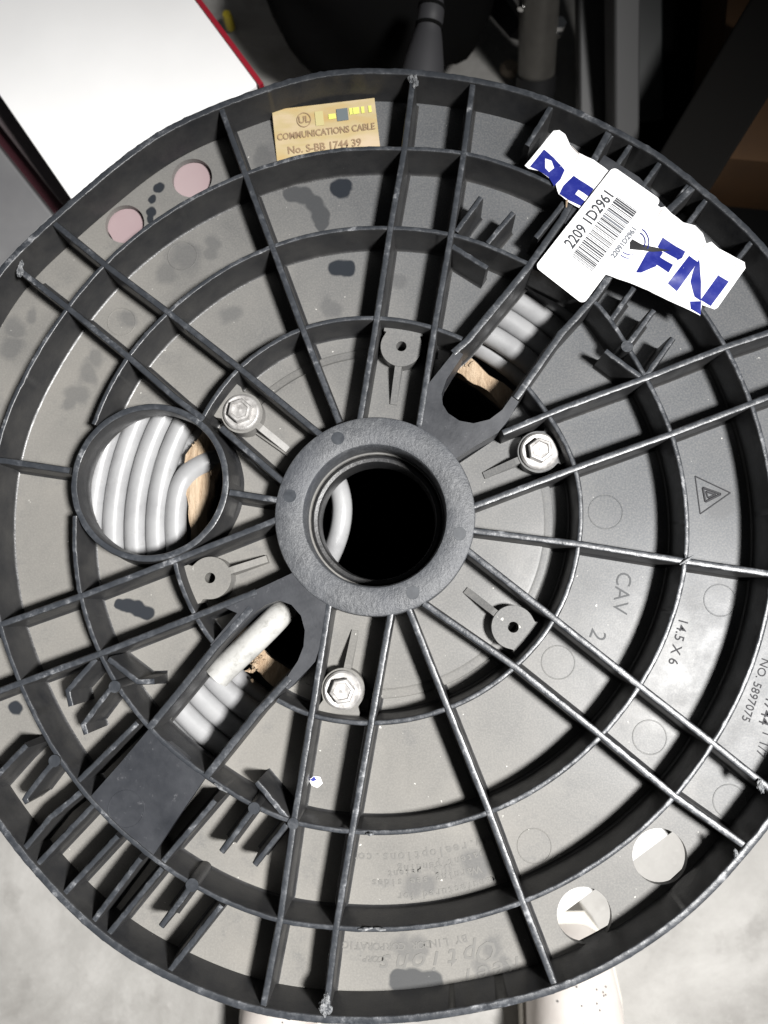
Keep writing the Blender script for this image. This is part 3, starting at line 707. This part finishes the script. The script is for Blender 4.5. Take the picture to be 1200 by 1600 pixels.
for u in (.745,.78,.86,.93): gquad(u, .15, u+.03+.03*(u == .78), .28, M_gold2)

# paper scrap
sc = thing('paper_scrap', 'tiny torn white paper scrap with a blue mark lying in a lower cell', 'paper scrap', tuple(P(492,1221,FZ)))
sheet('paper', [(483,1219),(490,1213),(500,1214),(504,1224),(496,1231),(487,1227)], FZ+.5, M_paper, sc); sheet('blue_print', [(484,1219),(491,1213),(495,1219),(489,1221)], FZ+.55, M_blue, sc, .03)

def boxpx(name, pts_, z1, z0, m, lab, cat):
    L = [P2(*p, z1) for p in pts_]
    ar = sum(L[i][0]*L[(i+1)%len(L)][1]-L[(i+1)%len(L)][0]*L[i][1] for i in range(len(L)))
    if ar < 0: L.reverse()
    v2, f2 = plate_geo([L], z0, z1); o = mesh_obj(name, v2, f2, m, None, 30)
    mm = o.modifiers.new('b', 'BEVEL'); mm.width = .0015; mm.segments = 3; mm.limit_method = 'ANGLE'
    return tag(o, lab, cat)
# ------------------------------------------------------------------ things under and around the reel
gr = G(); gr.add([(-3000,-3000,GZ-2),(3000,-3000,GZ-2),(3000,3000,GZ-2),(-3000,3000,GZ-2)], [(0,1,2,3)]); tag(gr.obj('ground', M_conc, None, 0), kind='structure')

pk = sheet('pink_card', [(150,330),(300,225),(360,270),(350,330),(210,430)], FZ-3.4, M_pink, None, .8)
tag(pk, 'pale pink card showing through two round holes at the upper left of the flange', 'card')
# crumpled bag under the right pair of holes
M_bag = mat('milky_plastic_bag', (.34,.34,.335), .22)
g = G(); cx, cy = P2(922,1448,-45); W = 16
vs = []; 
for j in range(W*2+1):
    for i in range(W*2+1):
        x = cx-17+34*i/(2*W); y = cy-11+22*j/(2*W)
        r_ = noise.noise(Vector((x*.09, y*.09, 2)))*6+abs(noise.noise(Vector((x*.25, y*.18, 7))))*5
        k_ = 172/max(172, math.hypot(x, y)); vs.append((x*k_, y*k_, -42+r_))
mw = 2*W+1
g.add(vs, [(j*mw+i, j*mw+i+1, (j+1)*mw+i+1, (j+1)*mw+i) for j in range(2*W) for i in range(2*W)])
bag = g.obj('plastic_bag', M_bag, None, 80); tag(bag, 'crumpled milky plastic scrap inside the lower of the two round holes at lower right', 'plastic bag')
m = bag.modifiers.new('t', 'SOLIDIFY'); m.thickness = .0006

boxpx('white_sheet', [(862,1442),(1066,1290),(1022,1238),(826,1380)], -25, -28, mat('white_plastic_sheet', (.36,.355,.345), .5), 'white plastic sheet with straight edge crossing both round holes at lower right', 'sheet')
# white box with a red edge
bx = thing('white_box', 'large white box with a red edge strip beside the reel', 'box', tuple(P(200,60,GZ)))
bzt = -62
c0 = P(402,131,bzt); e1 = (P(305,0,bzt)-c0).normalized(); e2 = Vector((-e1.y, e1.x, 0))
if (P(0,150,bzt)-c0).dot(e2) < 0: e2 = -e2
wdt = (P(0,150,bzt)-c0).dot(e2); 
def boxq(o_, u, v_, du, dv, z0, z1):
    a = o_+u*0; q = [a, a+u*du, a+u*du+v_*dv, a+v_*dv]
    g = G(); L = [(p.x, p.y) for p in q]
    if (q[1]-q[0]).cross(q[2]-q[1]).z < 0: L.reverse()
    v2, f2 = plate_geo([L], z0, z1); g.add(v2, f2); return g
o = boxq(c0, e1, e2, 420, wdt, GZ, bzt).obj('carton', M_white, bx)
m = o.modifiers.new('b', 'BEVEL'); m.width = .0015; m.segments = 3
boxq(c0-e2*2.5-e1*2.0, e1, e2, 424, 2.4, bzt-14, bzt+.8).obj('red_edge', M_red, bx)
# reddish crate edge and grey cabinet at the far left
M_mar = mat('dark_maroon_board', (.035,.008,.012), .5); M_gcab = mat('grey_painted_metal', (.3,.3,.31), .4)
n = N(M_gcab); s1 = n.noise(30, 4); n.base(n.ramp(s1, [(.3, (.13,.13,.135)), (.7, (.17,.17,.172))]))
boxpx('pinkish_carton', [(-180,-100),(112,292),(92,314),(-200,-60)], -95, GZ, mat('pinkish_grey_card', (.17,.14,.145), .6), 'pinkish grey carton edge just below the white box at the left', 'carton')
boxpx('maroon_board', [(-200,-60),(110,322),(80,338),(-200,-20)], -110, GZ, M_mar, 'thin dark maroon board between the pale carton and the grey case', 'board')
boxpx('metal_case', [(-220,-48),(84,338),(-20,440),(-300,300)], -90, GZ, M_gcab, 'plain grey metal case beside the reel at the left edge', 'case')

# black bag behind
def superblob(name, c, r, m, lab, cat, sd=1, lump=.12):
    bm = bmesh.new(); bmesh.ops.create_icosphere(bm, subdivisions=4, radius=1)
    for v_ in bm.verts:
        k = 1+lump*noise.noise(v_.co*2+Vector((sd,0,0)))+lump*.4*noise.noise(v_.co*6)
        x, y, z = v_.co*k; x = math.copysign(abs(x)**.8, x); y = math.copysign(abs(y)**.8, y); z = math.copysign(abs(z)**.8, z)
        v_.co = Vector((c[0]+r[0]*x, c[1]+r[1]*y, max(GZ-1, c[2]+r[2]*z)))*MM
    me = bpy.data.meshes.new(name); bm.to_mesh(me); me.materials.append(m)
    for p in me.polygons: p.use_smooth = True
    o = bpy.data.objects.new(name, me); COL.objects.link(o); return tag(o, lab, cat)
cb = P(585,-130,-140)
cb = P(592,-55,-120)
superblob('black_bag', (cb.x, cb.y, -115), (67,66,58), M_black, 'soft black fabric bag on the floor behind the reel at the top', 'bag')
# grey bottle lying against the bag
bt = thing('grey_bottle', 'dim grey tapered bottle with two dark bands lying on the black bag', 'bottle', tuple(P(665,60,-60)))
M_bot = mat('dull_grey_plastic', (.035,.035,.038), .5)
g = G(); pa, pb = P(657,135,-62), P(678,-12,-52)
g.tube([pa.lerp(pb, t) for t in (0,.25,.5,.62,.7,.85,1)], [11.5,10,7.6,6.2,6.6,6.4,4.0], 20); g.obj('body', M_bot, bt)
for t in (.62,.82): g = G(); g.tube([pa.lerp(pb, t), pa.lerp(pb, t+.035)], 6.8, 20); g.obj('band', M_black, bt)
# wheel-like yellow thing
g = G(); c = P(355,25,-160); g.lathe([(0,-158),(2.6,-158),(3.2,-161),(3.2,-170)], (c.x, c.y), 16); g.f = [tuple(reversed(f)) for f in g.f]
tag(g.obj('yellow_cap', mat('yellow_plastic', (.3,.24,.02), .5)), 'small yellow plastic cap on the floor beside the red edge of the box', 'cap')

boxpx('floor_shade_sheet', [(1000,-120),(1400,-120),(1400,600),(1180,470),(1000,300)], GZ+3, GZ-1, M_black, 'flat black sheet added to darken the floor under the steel frame at the right', 'mat')  # added black sheet, makes the floor between the frame parts dark
# metal frame at upper right
M_steel = mat('dull_painted_steel', (.16,.155,.145), .4, .3)
n = N(M_steel); s1 = n.noise(60, 5); n.base(n.ramp(s1, [(.3, (.1,.095,.086)), (.7, (.15,.143,.13))]))
M_steel2 = mat('grey_steel_channel', (.055,.055,.056), .5, .1)
M_dark = mat('dark_rubber', (.01,.01,.011), .6)
leg = thing('tubular_post', 'round dull steel tube with dark rubber foot behind the reel', 'post', tuple(P(840,140,GZ)))
g = G(); g.tube([P(838,118,-160), P(845,-60,-90)], 11.5, 28); g.obj('tube', M_steel, leg)
g = G(); g.tube([P(836,148,-168), P(838,116,-158)], 12.3, 28); g.obj('rubber_foot', M_dark, leg)
M_chr = mat('bright_steel', (.8,.8,.8), .15, 1.0)
g = G(); g.tube([P(868,56,-130), P(877,30,-128)], 3.0, 12); g.lathe([(0,-124),(3.8,-124),(4,-127),(0,-128)], P2(875,37,-125), 6); g.obj('screw', M_chr, leg)
g = G(); g.tube([P(813,15,-110), P(817,6,-110)], 1.8, 10); g.obj('screw', M_chr, leg)
brk = thing('steel_bracket', 'dark angled steel bracket joined to the left of the round steel leg', 'bracket', tuple(P(790,20,-150)))
g = G(); g.tube([P(765,-15,-140), P(812,50,-140)], [10,7], 4); g.obj('bar', mat('black_steel', (.03,.032,.034), .4), brk, 0)
# channel posts
def bar4(name, p_bot, p_top, w_, d_, m, lab, cat):
    t = (p_top-p_bot).normalized(); s1 = t.cross(Vector((0,0,1))).normalized(); u_ = s1.cross(t)
    g = G(); rings = [[p+s1*x+u_*y for x, y in ((-w_,-d_),(w_,-d_),(w_,d_),(-w_,d_))] for p in (p_bot, p_top)]
    g.loft(rings); o = g.obj(name, m, None, 0)
    mm = o.modifiers.new('b', 'BEVEL'); mm.width = .0015; mm.segments = 2
    return tag(o, lab, cat)
bar4('steel_channel', P(935,260,-168), P(935,-120,-105), 13, 5, M_steel2, 'wide grey steel channel nearest the round leg behind the reel', 'channel')
bar4('steel_post', P(972,260,-155), P(972,-120,-80), 7.5, 9, mat('mid_grey_steel', (.075,.075,.076), .5, .1), 'narrow square grey steel post beside the wide channel', 'post')
bar4('green_grey_plate', P(1012,190,-165), P(1008,-120,-120), 9, 4, mat('dark_green_grey_paint', (.02,.024,.024), .5), 'narrow dark green-grey plate to the right of the steel post', 'plate')
cb1 = thing('cardboard_box', 'brown cardboard box in deep shade at the right edge above the reel', 'box', tuple(P(1190,150,GZ)))
M_card = mat('brown_cardboard', (.22,.10,.025), .7)
n = N(M_card); s1 = n.noise(25, 5); n.base(n.ramp(s1, [(.3, (.05,.022,.006)), (.7, (.08,.036,.009))]))
oc = P(1085,290,-150); u = (P(1112,-10,-150)-oc).normalized(); v_ = Vector((u.y, -u.x, 0))
if v_.x < 0: v_ = -v_
boxq(oc, u, v_, 380, 260, GZ, -120).obj('carton', M_card, cb1)
bar4('diagonal_steel_bar', P(1050,300,-115), P(1245,-20,-70), 17, 5, mat('brown_grey_steel', (.009,.0085,.008), .9, spec=.1), 'broad dark steel bar leaning diagonally across the brown cardboard box', 'bar')
tag((lambda g: (g.tube([P(1062,286,-100), P(1068,272,-98)], 1.6, 8), g.obj('loose_bolt', mat('copper_bolt', (.5,.35,.25), .3, .8)))[1])(G()), 'small copper-coloured bolt at the foot of the diagonal bar', 'bolt')
# pebble-like chip
g = G(); c = P2(797,105,GZ); g.lathe([(0,GZ+2.5),(4,GZ+2),(6.5,GZ-1),(6.6,GZ-2)], c, 12); g.f = [tuple(reversed(f)) for f in g.f]
tag(g.obj('concrete_chip', mat('pale_chip', (.5,.42,.33), .8)), 'pale chip lying on the concrete left of the round steel leg', 'stone chip')

# sneakers under the lower edge
M_shoe = mat('white_leather', (.82,.8,.77), .5)
n = N(M_shoe); s1 = n.noise(60, 4); n.base(n.ramp(s1, [(.3, (.46,.42,.39)), (.7, (.55,.52,.49))])); n.bump(s1, .2, .001)
M_sole = mat('off_white_sole', (.4,.38,.34), .6)
def shoe(px, py, z, rot, wd, lab, mirror=1):
    t = thing('white_sneaker', lab, 'shoe', tuple(P(px, py, GZ)))
    c = P(px, py, z); cr_, sr = math.cos(rot), math.sin(rot)
    def T(x, y, zz_): return (c.x+(x*cr_-y*sr), c.y+(x*sr+y*cr_), zz_)
    Lx = 250; sec = []
    prof = [(0,.30,0),(6,.62,18),(18,.82,30),(40,.97,38),(70,1.0,44),(100,.95,54),(130,.85,66),(170,.78,78),(220,.72,84),(250,.5,80)]
    g = G(); rings = []
    for y, ws, h in prof:
        ring = []
        for i in range(17):
            a = math.pi*i/16; x = wd*.5*ws*math.cos(a); zz_ = GZ+16+h*(math.sin(a)**.7)
            ring.append(T(x, -y, zz_))
        rings.append(ring)
    g.loft(rings, False, False, False); g.obj('upper', M_shoe, t, 60)
    g = G(); L = []
    for y, ws, h in prof: L.append((wd*.5*(ws+.06), -y+ (5 if y == 0 else 0)))
    for y, ws, h in reversed(prof): L.append((-wd*.5*(ws+.06), -y+(5 if y == 0 else 0)))
    pl = [T(x, y, 0)[:2] for x, y in L]; pl.reverse()
    ar = sum(pl[i][0]*pl[(i+1) % len(pl)][1]-pl[(i+1) % len(pl)][0]*pl[i][1] for i in range(len(pl)))
    if ar < 0: pl.reverse()
    v2, f2 = plate_geo([pl], GZ, GZ+20); mesh_obj('sole', v2, f2, M_sole, t)
    def surf(x, y):
        for (y0, w0, h0), (y1, w1, h1) in zip(prof, prof[1:]):
            if y0 <= y <= y1:
                k = (y-y0)/(y1-y0); ws = w0+(w1-w0)*k; h = h0+(h1-h0)*k
                q = max(0, 1-(x/(wd*.5*ws))**2); return GZ+16+h*(q**.35)
        return GZ
    # toe cap seam and vamp rim
    for y0_, wx, yb, r_ in ((36,.40,24,2.0),(46,.33,22,1.8)):
        g = G(); L = []
        for i in range(21):
            a = math.pi*i/20; x = wd*wx*math.cos(a); y = y0_+40-yb*2*math.sin(a)*.8; L.append(T(x, -y, surf(x, y)+.6))
        g.tube(L, r_, 8); g.obj('seam', M_sole, t)
    for k in range(4):
        y = 62+k*14; g = G(); L = []
        for i in range(9):
            x = wd*.26*(i/4-1); L.append(T(x, -(y+3*(i % 2)), surf(x, y)+2.2))
        g.tube(L, 2.6, 8); g.obj('lace', M_shoe, t)
    g = G()
    for k in range(16):
        x = random.uniform(-.3, .3)*wd; y = random.uniform(14, 36); q = T(x, -y, surf(x, y)+.15); g.lathe([(.55, q[2]),(0, q[2]+.05)], (q[0], q[1]), 6)
    g.f = [tuple(reversed(f)) for f in g.f]; o = g.obj('vent_holes', M_dark, t); o['kind'] = 'stuff'
    return t
shoe(903, 1474, -125, math.radians(2), 52, 'white leather sneaker at the lower right under the reel rim, toe holes showing')
shoe(404, 1550, -125, math.radians(12), 46, 'white sneaker mostly hidden under the rim at the lower left')
